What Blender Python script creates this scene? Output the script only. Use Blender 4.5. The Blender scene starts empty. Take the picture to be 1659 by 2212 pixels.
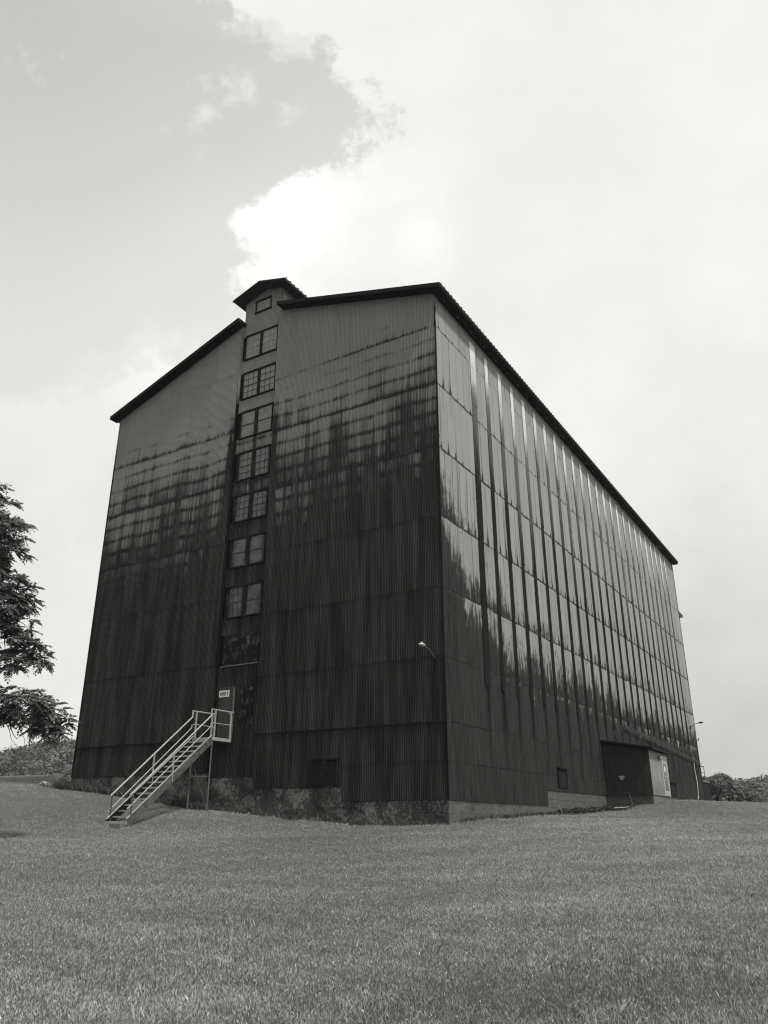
import bpy, math, random
import numpy as np
from mathutils import Vector, Matrix, noise as mnoise
R = math.radians
rng = np.random.default_rng(7)
random.seed(7)
sc = bpy.context.scene
col = sc.collection

# ------------------------------------------------------------------ camera
CAM = (12.016, -23.598, 0.04)
cd = bpy.data.cameras.new('camera'); cam = bpy.data.objects.new('camera', cd); col.objects.link(cam)
cam.location = CAM
cam.rotation_euler = (R(90 + 21.534), 0, R(31.377))
cd.sensor_fit = 'HORIZONTAL'; cd.sensor_width = 36; cd.lens = 36 * 1703 / 1659
cd.clip_end = 20000; cd.clip_start = 0.1
sc.camera = cam
sc.view_settings.view_transform = 'Standard'; sc.view_settings.look = 'None'
sc.cycles.filter_width = 1.15
sc.view_settings.exposure = 0; sc.view_settings.gamma = 1

# ------------------------------------------------------------------ sun
SUN_EL, SUN_A = R(57), R(9)
SV = Vector((math.cos(SUN_EL) * math.cos(SUN_A), -math.cos(SUN_EL) * math.sin(SUN_A), math.sin(SUN_EL)))
sl = bpy.data.lights.new('sun', 'SUN'); so = bpy.data.objects.new('sun', sl); col.objects.link(so)
sl.energy = 2.9; sl.angle = R(8); sl.color = (1.0, 0.995, 0.975)
so.rotation_euler = SV.to_track_quat('Z', 'Y').to_euler()

# ------------------------------------------------------------------ node expressions
class X:
    """a socket (or number) with arithmetic, so that material formulas read as formulas"""
    def __init__(s, nt, v): s.nt, s.v = nt, v
    def _m(s, op, *o, clamp=False):
        n = s.nt.nodes.new('ShaderNodeMath'); n.operation = op; n.use_clamp = clamp
        for i, a in enumerate((s,) + o):
            a = a.v if isinstance(a, X) else a
            if isinstance(a, (int, float)): n.inputs[i].default_value = a
            else: s.nt.links.new(a, n.inputs[i])
        return X(s.nt, n.outputs[0])
    def __add__(s, o): return s._m('ADD', o)
    __radd__ = __add__
    def __sub__(s, o): return s._m('SUBTRACT', o)
    def __rsub__(s, o): return X(s.nt, o)._m('SUBTRACT', s)
    def __mul__(s, o): return s._m('MULTIPLY', o)
    __rmul__ = __mul__
    def __truediv__(s, o): return s._m('DIVIDE', o)
    def floor(s): return s._m('FLOOR')
    def frac(s): return s._m('FRACT')
    def abs(s): return s._m('ABSOLUTE')
    def cos(s): return s._m('COSINE')
    def pow(s, o): return s._m('POWER', o)
    def max(s, o): return s._m('MAXIMUM', o)
    def min(s, o): return s._m('MINIMUM', o)
    def clamp(s): return s._m('ADD', 0.0, clamp=True)
    def smooth(s, a, b, lo=0.0, hi=1.0):
        n = s.nt.nodes.new('ShaderNodeMapRange'); n.interpolation_type = 'SMOOTHSTEP'
        if b < a: a, b, lo, hi = b, a, hi, lo
        s.nt.links.new(s.v, n.inputs[0])
        n.inputs[1].default_value, n.inputs[2].default_value, n.inputs[3].default_value, n.inputs[4].default_value = a, b, lo, hi
        return X(s.nt, n.outputs[0])
    def gauss(s, c, w):
        t = (s - c) / w
        return X(s.nt, -1.0)._m('MULTIPLY', t * t)._m('EXPONENT')

def vec(nt, a, b, c=0.0):
    n = nt.nodes.new('ShaderNodeCombineXYZ')
    for i, q in enumerate((a, b, c)):
        q = q.v if isinstance(q, X) else q
        if isinstance(q, (int, float)): n.inputs[i].default_value = q
        else: nt.links.new(q, n.inputs[i])
    return n.outputs[0]

def noise(nt, v, detail=3, rough=0.55, scale=1.0, lo=0.28, hi=0.72):
    n = nt.nodes.new('ShaderNodeTexNoise'); n.inputs['Scale'].default_value = scale
    n.inputs['Detail'].default_value = detail; n.inputs['Roughness'].default_value = rough
    nt.links.new(v, n.inputs['Vector'])
    m = nt.nodes.new('ShaderNodeMapRange'); m.inputs[1].default_value = lo; m.inputs[2].default_value = hi
    nt.links.new(n.outputs['Fac'], m.inputs[0])
    return X(nt, m.outputs[0])

def white(nt, v):
    n = nt.nodes.new('ShaderNodeTexWhiteNoise'); n.noise_dimensions = '3D'
    nt.links.new(v, n.inputs['Vector']); return X(nt, n.outputs['Value'])

def attr(nt, name):
    n = nt.nodes.new('ShaderNodeAttribute'); n.attribute_name = name; return X(nt, n.outputs['Fac'])

def mix(nt, f, a, b):
    f = f.clamp()
    return a * (1.0 - f) + b * f if isinstance(a, X) or isinstance(b, X) else f * (b - a) + a

TINT = (1.0, 1.0, 0.972)
def grey(nt, v):
    n = nt.nodes.new('ShaderNodeCombineColor')
    for i in range(3): nt.links.new((v * TINT[i]).v, n.inputs[i])
    return n.outputs[0]

def mat(name, fn=None, base=0.3, rough=0.7, spec=0.3, metal=0.0, bump=None, trans=0.0):
    m = bpy.data.materials.new(name); m.use_nodes = True; nt = m.node_tree
    b = nt.nodes['Principled BSDF']
    b.inputs['Roughness'].default_value = rough; b.inputs['Specular IOR Level'].default_value = spec
    b.inputs['Metallic'].default_value = metal
    tc = nt.nodes.new('ShaderNodeTexCoord'); sp = nt.nodes.new('ShaderNodeSeparateXYZ')
    nt.links.new(tc.outputs['Object'], sp.inputs[0])
    x, y, z = (X(nt, sp.outputs[i]) for i in range(3))
    v = fn(nt, x, y, z) if fn else None
    if v is None: 
        nn = noise(nt, tc.outputs['Object'], 4, 0.6, 3.0, 0.2, 0.8)
        v = nn * (base * 0.35) + base * 0.82
    if isinstance(v, tuple): v, h, dist = v; 
    else: h = None
    nt.links.new(grey(nt, v), b.inputs['Base Color'])
    if h is not None:
        bp = nt.nodes.new('ShaderNodeBump'); bp.inputs['Distance'].default_value = dist; bp.inputs['Strength'].default_value = 1
        nt.links.new(h.v, bp.inputs['Height']); nt.links.new(bp.outputs[0], b.inputs['Normal'])
    if trans:
        tr = nt.nodes.new('ShaderNodeBsdfTranslucent'); ms = nt.nodes.new('ShaderNodeMixShader')
        nt.links.new(grey(nt, v), tr.inputs['Color']); ms.inputs[0].default_value = trans
        out = nt.nodes['Material Output']
        nt.links.new(b.outputs[0], ms.inputs[1]); nt.links.new(tr.outputs[0], ms.inputs[2]); nt.links.new(ms.outputs[0], out.inputs[0])
    return m

# ------------------------------------------------------------------ sky: Nishita luminance under a procedural bank of cloud
w = bpy.data.worlds.new('World'); sc.world = w; w.use_nodes = True
nt = w.node_tree; bg = nt.nodes['Background']
sky = nt.nodes.new('ShaderNodeTexSky'); sky.sky_type = 'NISHITA'; sky.sun_disc = False
sky.sun_elevation = SUN_EL; sky.sun_rotation = math.atan2(SV.x, SV.y); sky.air_density = 1; sky.dust_density = 1.5
bw = nt.nodes.new('ShaderNodeRGBToBW'); nt.links.new(sky.outputs[0], bw.inputs[0]); ns = X(nt, bw.outputs[0])
tc = nt.nodes.new('ShaderNodeTexCoord')
th, az = R(21.534), R(31.377)
F = (-math.sin(az) * math.cos(th), math.cos(az) * math.cos(th), math.sin(th))
RT = (math.cos(az), math.sin(az), 0)
UP = (math.sin(az) * math.sin(th), -math.cos(az) * math.sin(th), math.cos(th))
def dot(v):
    n = nt.nodes.new('ShaderNodeVectorMath'); n.operation = 'DOT_PRODUCT'; n.inputs[1].default_value = v
    nt.links.new(tc.outputs['Generated'], n.inputs[0]); return X(nt, n.outputs['Value'])
df = dot(F).max(0.08)
su = dot(RT) / df * 1.0265 + 0.5            # 0..1 across the cloud bank that hangs north-west of the yard
sv = 0.5 - dot(UP) / df * 0.7699            # 0..1 down it
cp = vec(nt, su, sv * 1.3333)
n_big = noise(nt, cp, 9, 0.58, 3.0, 0.25, 0.75)
n_mid = noise(nt, cp, 8, 0.6, 9.0, 0.25, 0.75)
n_soft = noise(nt, vec(nt, su * 1.0, sv * 2.2, 4.0), 5, 0.5, 2.2, 0.25, 0.75)
fc = nt.nodes.new('ShaderNodeFloatCurve'); nt.links.new(sv.clamp().v, fc.inputs['Value'])
cm = fc.mapping.curves[0]
pts = [(0, .27), (.02, .32), (.041, .445), (.086, .445), (.118, .485), (.14, .48), (.167, .425), (.182, .385), (.204, .325), (.226, .30), (.25, .315), (.272, .285), (.31, .29), (.34, .235), (.365, .18), (.39, .08), (.42, 0), (1, 0)]
cm.points[0].location = pts[0]; cm.points[1].location = pts[-1]
for p in pts[1:-1]: cm.points.new(*p)
for p in cm.points: p.handle_type = 'VECTOR'
fc.mapping.update()
edge = X(nt, fc.outputs[0])
n_fine = noise(nt, cp, 10, 0.68, 22.0, 0.25, 0.75)
d = (su - edge) + (n_big - 0.5) * 0.10 + (n_mid - 0.5) * 0.13 + (n_fine - 0.5) * 0.085 + sv.smooth(.38, .45, 0, 0.3)
cs = (d + (n_fine - .5) * .02).smooth(-0.018, 0.030); cw = (d + (n_mid - .5) * .16 + (n_fine - .5) * .06).smooth(-.12, .10); kw = sv.smooth(.27, .35) * su.smooth(.32, .24) * .75
cloud = cs * (1.0 - kw) + cw * kw
soft = d.smooth(-0.25, 0.05)
wisp = (n_mid * .6 + n_fine * .4 + (su.gauss(.045, .05) * sv.gauss(.055, .03)).max(su.gauss(.31, .09) * sv.gauss(.10, .07)).max(su.gauss(.38, .10) * sv.gauss(.01, .045) * 2.2).max(su.gauss(.29, .02) * sv.gauss(.08, .02)) * .30).smooth(0.70, 1.02)
clear = ns * 0.35 + 5.15 + sv.smooth(0, 0.36) * 1.9 + su.smooth(0, .5) * .55 + (n_soft - .5) * .35
clear = clear + (8.8 - clear) * (wisp * 0.75).max(soft * 0.12)
glow = (d.gauss(0.06, 0.10) * sv.smooth(.12, .2) * sv.smooth(.42, .3) * .8 + su.gauss(.39, .06) * sv.gauss(.205, .035) * .7 + su.gauss(.555, .045) * sv.gauss(.235, .04) * .6) * (n_mid * .9 + .5)
dark = sv.smooth(.38, .75) * su.smooth(.55, .95)
cval = 8.75 + n_soft * 0.7 - .15 + (n_big - .5) * .7 + (n_mid - .5) * .35 * sv.smooth(.2, .4) + glow * 1.6 - dark * 2.6 + (n_mid - 0.5) * 0.35 - n_big.smooth(.5,.1) * sv.smooth(.3,.5) * .4 - su.smooth(.3, 0) * sv.smooth(.30, .36) * 0.6
val = clear * (1.0 - cloud) + cval * cloud
# towards the ground the dome stays a plain pale haze
nt.links.new(grey(nt, val), bg.inputs['Color']); bg.inputs['Strength'].default_value = 0.1

# ------------------------------------------------------------------ mesh helpers
class MB:
    def __init__(s): s.v, s.f, s.attrs = [], [], {}
    def box(s, x0, x1, y0, y1, z0, z1, M=None):
        b = len(s.v)
        vs = [(x0, y0, z0), (x1, y0, z0), (x1, y1, z0), (x0, y1, z0), (x0, y0, z1), (x1, y0, z1), (x1, y1, z1), (x0, y1, z1)]
        if M: vs = [tuple(M @ Vector(q)) for q in vs]
        s.v += vs
        s.f += [tuple(b + i for i in q) for q in ((0, 3, 2, 1), (4, 5, 6, 7), (0, 1, 5, 4), (1, 2, 6, 5), (2, 3, 7, 6), (3, 0, 4, 7))]
        return s
    def prism(s, poly, axis, a, b):
        """poly: 2-D outline; extruded along axis 'x' (poly=(y,z)) or 'y' (poly=(x,z)) or 'z' (poly=(x,y))"""
        k = len(s.v); n = len(poly)
        for t in (a, b):
            for p, q in poly: s.v.append({'x': (t, p, q), 'y': (p, t, q), 'z': (p, q, t)}[axis])
        s.f.append(tuple(range(k, k + n))[::-1]); s.f.append(tuple(range(k + n, k + 2 * n)))
        for i in range(n): s.f.append((k + i, k + (i + 1) % n, k + n + (i + 1) % n, k + n + i))
        return s
    def tube(s, pts, r, n=8, caps=True):
        pts = [Vector(p) for p in pts]; rs = r if isinstance(r, (list, tuple)) else [r] * len(pts)
        b = len(s.v); up = None
        for i, p in enumerate(pts):
            t = (pts[min(i + 1, len(pts) - 1)] - pts[max(i - 1, 0)]).normalized()
            if up is None:
                up = Vector((0, 0, 1)) if abs(t.z) < 0.9 else Vector((1, 0, 0))
            a = t.cross(up).normalized(); up = a.cross(t).normalized()
            for k in range(n):
                c = 2 * math.pi * k / n
                s.v.append(tuple(p + (a * math.cos(c) + up * math.sin(c)) * rs[i]))
        for i in range(len(pts) - 1):
            for k in range(n):
                s.f.append((b + i * n + k, b + i * n + (k + 1) % n, b + (i + 1) * n + (k + 1) % n, b + (i + 1) * n + k))
        if caps:
            s.f.append(tuple(b + k for k in range(n))[::-1]); e = b + (len(pts) - 1) * n
            s.f.append(tuple(e + k for k in range(n)))
        return s
    def bar(s, p, q, wd, ht, up=(0, 0, 1)):
        p, q = Vector(p), Vector(q); t = (q - p).normalized(); a = t.cross(Vector(up)).normalized(); u = a.cross(t)
        b = len(s.v)
        for c in (p, q):
            for i, j in ((-1, -1), (1, -1), (1, 1), (-1, 1)): s.v.append(tuple(c + a * (i * wd / 2) + u * (j * ht / 2)))
        s.f += [tuple(b + i for i in g) for g in ((0, 1, 2, 3), (7, 6, 5, 4), (0, 4, 5, 1), (1, 5, 6, 2), (2, 6, 7, 3), (3, 7, 4, 0))]
        return s
    def build(s, name, m, parent=None, smooth=False):
        me = bpy.data.meshes.new(name); me.from_pydata(s.v, [], s.f); me.update()
        o = bpy.data.objects.new(name, me); col.objects.link(o)
        if m: me.materials.append(m)
        if parent: o.parent = parent
        if smooth: me.polygons.foreach_set('use_smooth', [True] * len(me.polygons))
        for k, arr in s.attrs.items():
            at = me.attributes.new(k, 'FLOAT', 'POINT'); at.data.foreach_set('value', np.asarray(arr, dtype=np.float32))
        return o

def raw(name, V, Fc, m, parent=None, attrs=None, smooth=False):
    me = bpy.data.meshes.new(name); n = len(V); k = Fc.shape[1]
    me.vertices.add(n); me.vertices.foreach_set('co', np.ascontiguousarray(V, dtype=np.float32).ravel())
    me.loops.add(Fc.size); me.loops.foreach_set('vertex_index', Fc.astype(np.int32).ravel())
    me.polygons.add(len(Fc)); me.polygons.foreach_set('loop_start', (np.arange(len(Fc)) * k).astype(np.int32))
    me.polygons.foreach_set('loop_total', np.full(len(Fc), k, np.int32))
    if smooth: me.polygons.foreach_set('use_smooth', np.ones(len(Fc), bool))
    me.update(calc_edges=True); me.validate()
    me.materials.append(m)
    for a, arr in (attrs or {}).items():
        at = me.attributes.new(a, 'FLOAT', 'POINT'); at.data.foreach_set('value', np.asarray(arr, dtype=np.float32))
    o = bpy.data.objects.new(name, me); col.objects.link(o)
    if parent: o.parent = parent
    return o

def empty(name, loc=(0, 0, 0), rz=0):
    o = bpy.data.objects.new(name, None); col.objects.link(o); o.location = loc; o.rotation_euler.z = rz; o.empty_display_size = .3
    return o
def tag(o, label=None, cat=None, group=None, kind=None):
    for k, v in (('label', label), ('category', cat), ('group', group), ('kind', kind)):
        if v: o[k] = v
    return o

# ------------------------------------------------------------------ materials
CLEAN = 0.30
def sheets(nt, s, z):
    cf = attr(nt, 'cf'); cid = attr(nt, 'cid')
    q = (s + cid * 0.27) / 0.61; k = q.floor(); e = ((q - k) - 0.5).abs() * -0.61 + 0.305      # distance to the sheet edge
    r = white(nt, vec(nt, k, cid, 3.0)); kk = (q + 0.5).floor(); r2 = white(nt, vec(nt, kk, cid, 9.0))
    return cf, cid, r, r2, e

def front_wall(nt, s, y, z):
    cf, cid, r, r2, e = sheets(nt, s, z)
    nA = noise(nt, vec(nt, s * 1.9, z * 0.16), 4, .6); nB = noise(nt, vec(nt, s * 13, z * 0.5), 3, .6); nC = noise(nt, vec(nt, s * .4, z * .45), 3)
    nP = noise(nt, vec(nt, s * 5.0, z * 2.2), 4, .6)
    nD = noise(nt, vec(nt, s * 7.5, z * .28, 7.0), 5, .65)
    top = s.smooth(-9.2, -7.6, 16.3, 17.1) + s.smooth(-8, 0, 0, 1.0)
    m = (top - z) / 5.3 + (nA - .5) * .5 + (nC - .5) * .40 + (r - .5) * .40 + (0.5 - cf) * 0.22 + ((nB - .5) * .35 + (nD - .5) * .65) * (top + 2 - z).smooth(0, 2)
    jog = (noise(nt, vec(nt, s * .7, z * .3), 2) - .5) * 1.2
    band = ((z / 0.66 * 6.283 + jog).cos() * .5 + .5).pow(5.0) * z.smooth(9, 12) * (top + 2.2 - z).smooth(-.2, 2.2) * (nP * .8 + .35)
    m = m + band * .62
    m = m + e.smooth(.05, .0) * (r2 * .5) * (top + 1 - z).smooth(0, 3)
    seam = cf.smooth(.035, .0) * (top + 2.6 - z).smooth(0, 1.5) * (nB * .8 + .4)
    drip = cf.smooth(.16, 0) * nB.smooth(.45, .8) * (top + 2.2 - z).smooth(0, 1.8)
    flank = (s.gauss(-10.42, .16) + s.gauss(-7.92, .12) * .8 + s.gauss(-9.16, .10) * .6) * z.smooth(18.6, 15.0) + (s.gauss(-9.15, 1.0) * z.smooth(15, 8)) * .35
    m = (m + seam * .8 + drip * .6 + flank * 1.7).smooth(.02, 1.02)
    lowv = nB * .009 + nP * .010 * nA + (r - .3).max(0.0) * .012 + noise(nt, vec(nt, s * 3.2, z * .22, 5.0), 4, .6, 1.0, .42, .70) * .034 * (nC * .6 + .5) + (r2 - .7).max(0.0) * .05 * e.smooth(.10, .02) + noise(nt, vec(nt, s * 24, z * .7), 2, .5, 1.0, .4, .8) * .013 + .003
    lowv = lowv * (1.0 - cf.smooth(.014, .004) * .75)
    clean = CLEAN * .80 + nB * .05 + (r - .5) * .03
    cr = attr(nt, 'groove')      # furrow shade and crest light of the corrugation, painted into the colour
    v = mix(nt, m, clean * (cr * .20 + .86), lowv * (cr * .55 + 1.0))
    chips = noise(nt, vec(nt, s * 22, z * 9), 2, .5).smooth(1.0, 1.12) * .2 + cf.smooth(.02, .0) * nB.smooth(.55, .9) * (1.0 - cf.smooth(.0, .006, 1, 0)) * .12
    return v + chips

def side_wall(nt, x, s, z):
    cf, cid, r, r2, e = sheets(nt, s, z)
    nA = noise(nt, vec(nt, s * 2.4, z * .15), 4, .6); nB = noise(nt, vec(nt, s * 12, z * .45), 3, .6); nC = noise(nt, vec(nt, s * .35, z * .4), 3)
    nP = noise(nt, vec(nt, s * 4.0, z * 1.6), 5, .65)
    near = (s * -0.42)._m('EXPONENT')
    zb = near * 5.6 + 7.2 + (r2 - .5) * .9 + s.smooth(0, 40) * -.2
    m = (zb - z) / 3.2 + .26 + (0.5 - cf) * .8 + (nA - .5) * .50 + (nB - .5) * .55 * (zb + 4 - z).smooth(0, 2) + (nC - .5) * .55 + (r - .5) * .42 + (noise(nt, vec(nt, s * 26, z * .55, 3.0), 4, .65) - .5) * .5 + z.smooth(5.6, 5.1) * .35 + (nP - .5) * .9 * (zb + 3.5 - z).smooth(0, 2)
    m = m.smooth(.18, .86)
    # tongues of mould climbing from the foot of every sheet along its lap
    hgt = r2 * .44 * (zb + 11 - z).smooth(0, 9) + .015
    tong = (e - (1.0 - cf / hgt).max(0.0) * .12 - .0).smooth(.012, -.03) * (hgt - cf).smooth(-.005, .02)
    base = cf.smooth(.038, .010) * (zb + 9.5 - z).smooth(0, 3) * (nB * .5 + .75)
    lap = e.smooth(.016, .002) * (r2 * .7 + .15)
    spots = noise(nt, vec(nt, s * 9, z * 3.2), 2, .4).smooth(.93, 1.0) * (zb + 6 - z).smooth(0, 5) * .8
    ph = ((s - 3.40) / 1.462 + .5).frac() - .5; pe = (ph * 1.462).abs()
    rim = pe.gauss(.21, .025) * s.smooth(2.9, 3.0) * z.smooth(19.5, 17) * (noise(nt, vec(nt, s * 2.0, z * .6, 8.0), 4, .6) * 1.5 - .35).clamp()
    runs = (noise(nt, vec(nt, s * 7, z * .22, 2.0), 3, .5, 1.0, .35, .68).smooth(.62, 1.0) * (zb + 10.5 - z).smooth(0, 9) * (1.0 - cf * .6)).clamp()
    drk = (m).max(tong).max(base).max(lap).max(spots).max(rim * .9).max(runs * .8)
    low = nB * .014 + nP * .010 + (r - .5) * .010 + noise(nt, vec(nt, s * 26, z * .7), 3, .6) * .028 + .003
    ph = ((s - 3.40) / 1.462 + .5).frac() - .5; trail = (ph * 1.462).gauss(.02, .16 ) * z.smooth(4.95, 4.6) * z.smooth(1.2, 4.6) * s.smooth(2.9, 3.1) * (nA * .6 + .5)
    low = low * (1.0 - trail.min(.85))
    clean = nB * .02 + (r - .5) * .045 + CLEAN * 1.0 + nC * .02 - nA * nP * .05 * (zb + 9 - z).smooth(0, 9) + z.smooth(18.3, 18.5) * -.012
    cr = attr(nt, 'groove')  # corrugation shading put into the colour here too, darker in the furrows
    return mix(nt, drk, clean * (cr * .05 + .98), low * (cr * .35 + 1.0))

def panel_strip(nt, x, s, z):
    g = noise(nt, vec(nt, s * 1.0, z * .5, 1.0), 3); sp = noise(nt, vec(nt, s * 26, z * 11), 3, .7); k = white(nt, vec(nt, (s / 1.46).floor(), 2.0))
    nA = noise(nt, vec(nt, s * 6, z * .3), 4, .6)
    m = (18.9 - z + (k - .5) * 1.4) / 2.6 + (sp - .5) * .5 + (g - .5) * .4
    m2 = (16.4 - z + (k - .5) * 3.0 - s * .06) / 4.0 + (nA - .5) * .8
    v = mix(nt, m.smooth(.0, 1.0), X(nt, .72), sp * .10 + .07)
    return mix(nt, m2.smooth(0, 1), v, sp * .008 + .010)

def concrete(nt, x, y, z):
    n = noise(nt, vec(nt, x * 1.0, y, z), 5, .6, 1.3); f = noise(nt, vec(nt, x, y, z), 5, .7, 9.0); g = noise(nt, vec(nt, x * .9, y * .9, z * 1.6), 5, .65)
    board = ((z / .31).frac() - .5).abs().smooth(.47, .5)
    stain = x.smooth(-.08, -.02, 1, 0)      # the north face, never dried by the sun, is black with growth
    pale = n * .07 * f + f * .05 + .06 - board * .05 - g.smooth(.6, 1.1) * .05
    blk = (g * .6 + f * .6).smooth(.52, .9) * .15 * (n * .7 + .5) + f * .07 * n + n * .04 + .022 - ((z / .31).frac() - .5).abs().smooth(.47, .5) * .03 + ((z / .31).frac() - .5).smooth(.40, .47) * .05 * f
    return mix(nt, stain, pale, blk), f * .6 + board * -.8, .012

def ground_fn(nt, x, y, z):
    p = vec(nt, x, y, 0.0)
    a = noise(nt, p, 4, .6, .22); b = noise(nt, p, 5, .7, 2.1); c = noise(nt, p, 6, .8, 16.0)
    return a * .05 + b * .05 + c * .10 + .06, c * .7 + b * .5, .05

M = {}
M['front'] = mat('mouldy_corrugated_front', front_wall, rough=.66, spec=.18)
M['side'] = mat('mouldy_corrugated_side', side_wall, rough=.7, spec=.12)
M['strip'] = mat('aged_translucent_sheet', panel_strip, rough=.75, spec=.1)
M['black'] = mat('blackened_board', base=.018, rough=.85, spec=.1)
M['roof'] = mat('dark_roof_metal', base=.035, rough=.6)
M['concrete'] = mat('board_marked_concrete', concrete, rough=.9, spec=.15)
M['ground'] = mat('lawn_soil', ground_fn, rough=.95, spec=.05)
M['galv'] = mat('galvanised_steel', lambda nt, x, y, z: noise(nt, vec(nt, x, y, z), 5, .65, 14) * .28 + .30, rough=.5, spec=.5, metal=.25)
M['rust'] = mat('weathered_steel', lambda nt, x, y, z: noise(nt, vec(nt, x, y, z), 5, .65, 12) * .12 + .06, rough=.7, spec=.3)
M['dull'] = mat('dull_galvanised', lambda nt, x, y, z: noise(nt, vec(nt, x * 3, y, z), 5, .7, 9) * .13 + .03, rough=.6, spec=.4)
M['white'] = mat('sign_white', lambda nt, x, y, z: noise(nt, vec(nt, x, y, z), 5, .7, 20) * .14 + .68, rough=.5)
M['ink'] = mat('sign_black', base=.03)
M['bark'] = mat('bark', base=.05, rough=.9)

def leafmat(name, lo, hi, trans=.25):
    return mat(name, lambda nt, x, y, z: attr(nt, 'tone') * (hi - lo) + lo, rough=.55, spec=.35, trans=trans)
M['leaf'] = leafmat('walnut_leaf', .08, .36, .4)
M['forest'] = leafmat('forest_leaf', .04, .20, .1)
M['bush'] = leafmat('bush_leaf', .04, .20, .2)
M['blade'] = leafmat('grass_blade', .14, .62, .35)
M['weed'] = leafmat('weed_leaf', .04, .13, .2)
M['litter'] = leafmat('dead_leaf', .015, .09, .0)
M['straw'] = leafmat('straw', .15, .42, .1)

def pane_fn(nt, x, y, z):
    n = noise(nt, vec(nt, x * 2.8, 0.0, z * 2.6), 5, .65); f = noise(nt, vec(nt, x * 9, 0.0, z * 2.5), 4, .6)
    ed = (x.gauss(-10.1, .17)).max(x.gauss(-8.2, .15)).max(x.gauss(-9.14, .11)) * z.smooth(19, 14)
    m = z.smooth(21, 8) * .42 + (n - .5) * .8 + (f - .5) * .4 + ed * 1.25 + z.smooth(13, 9) * .1
    return mix(nt, m.smooth(.0, 1.0), f * .07 + .11 + z.smooth(12, 19) * .08, .010)
M['pane'] = mat('grimy_painted_glass', pane_fn, rough=.35, spec=.5)
M['bar_dark'] = mat('dark_glazing_bar', base=.07)
M['bar_pale'] = mat('pale_glazing_bar', base=.38)
def board_fn(nt, x, y, z):
    a = noise(nt, vec(nt, x * 7, y * 7, z * 1.5), 5, .7); b = noise(nt, vec(nt, x * 3, y * 3, z * 3), 4, .6)
    return (a * b).smooth(.35, .9) * .08 + .018
M['stained'] = mat('stained_board', lambda nt, x, y, z: (noise(nt, vec(nt, x * 6, y, z * 2.2), 5, .7) * noise(nt, vec(nt, x * 2, y, z * 3.5), 4, .6)).smooth(.2, .75) * .13 + .012, rough=.8, spec=.15)
M['board'] = mat('weathered_board', board_fn, rough=.85, spec=.1)
M['door'] = mat('dull_door_paint', lambda nt, x, y, z: noise(nt, vec(nt, x * 9, y, z * .9), 5, .7) * .03 + .035, rough=.5)

# ------------------------------------------------------------------ terrain
CP = np.array([
 (0,0,0),(-2,0,-.04),(-4,0,.04),(-6.8,0,.24),(-8.1,0,.35),(-10.1,0,.46),(-12.6,0,.8),(-15.6,0,1.2),(-18.15,0,1.45),(-20,1,1.72),
 (0,4.8,.2),(0,8.8,.32),(0,16.4,.7),(2.25,17,.92),(2.4,20.6,1.12),(0,29,1.28),(0,41.4,1.56),(0,46,1.55),(-18,41,2.4),(-9,20,1.6),
 (-9.7,-4.75,-.10),(-9.2,-1.2,.42),(12,-23.6,-1.6),(8,-17,-1.28),(3,-12,-.93),(11,-10,-.86),(-2,-6,-.45),(6,-3,-.36),(-8,-11,-.62),(-17,-10,-.10),
 (-14,-5,.30),(-22,-3,1.25),(-29.5,4.4,2.36),(-31.3,10.3,2.75),(-24,14,2.3),(-40,12,1.9),(-48,22,0),(-36,-4,1.9),(-30,-16,.6),(-20,-25,-.9),
 (4.9,36,1.16),(2,33,1.22),(8,26,.80),(7,14,.42),(6,5,.06),(14,22,.5),(3.5,46,1.25),(12,42,.7),(5,60,.1),(16,60,-.4),(20,10,-.3),(22,-10,-1.0),(30,-25,-1.8),
 (12,-40,-2.3),(-10,-35,-1.9),(40,20,-1.5),(-60,50,-4),(5,90,-3.5),(-30,80,-3),(50,70,-4),(-60,0,-1),(60,-20,-3),(0,-60,-3.5)], float)
def U(r2): return np.where(r2 > 1e-9, r2 * np.log(r2 + 1e-12), 0)
P = CP[:, :2] / 20; n_ = len(P)
K = U(((P[:, None] - P[None]) ** 2).sum(-1)) + np.eye(n_) * 2e-3
Q = np.c_[np.ones(n_), P]
A = np.block([[K, Q], [Q.T, np.zeros((3, 3))]])
W = np.linalg.solve(A, np.r_[CP[:, 2], 0, 0, 0])
def height(x, y):
    x = np.asarray(x, float); y = np.asarray(y, float); sh = x.shape
    p = np.c_[x.ravel(), y.ravel()] / 20
    out = np.empty(len(p))
    for i in range(0, len(p), 20000):
        q = p[i:i + 20000]
        out[i:i + 20000] = U(((q[:, None] - P[None]) ** 2).sum(-1)) @ W[:n_] + W[n_] + q @ W[n_ + 1:]
    xr, yr = x.ravel(), y.ravel()
    d = np.hypot(xr + 2, yr - 10)
    t = np.clip((d - 62) / 60, 0, 1); t = t * t * (3 - 2 * t)
    wob = (np.sin(xr * .9 + 1.3 * np.sin(yr * .5)) * np.sin(yr * .8 + .7) * .5 + np.sin(xr * .37 + yr * .23) * .6) * .045
    out = (out + wob) * (1 - t) - 5.0 * t
    return out.reshape(sh)
def axis(c0, c1, step):
    core = list(np.arange(c0, c1 + .01, step)); g = step; lo, hi = [], []
    a = c0; b = c1
    while b < c1 + 6000: g *= 1.22; b += g; a -= g; hi.append(b); lo.append(a)
    return np.array(lo[::-1] + core + hi)
ax, ay = axis(-48, 32, .8), axis(-32, 66, .8)
gx, gy = np.meshgrid(ax, ay); gz = height(gx, gy)
V = np.stack([gx, gy, gz], -1).reshape(-1, 3); nx, ny = len(ax), len(ay)
ii, jj = np.meshgrid(np.arange(nx - 1), np.arange(ny - 1)); k0 = (jj * nx + ii).ravel()
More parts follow.
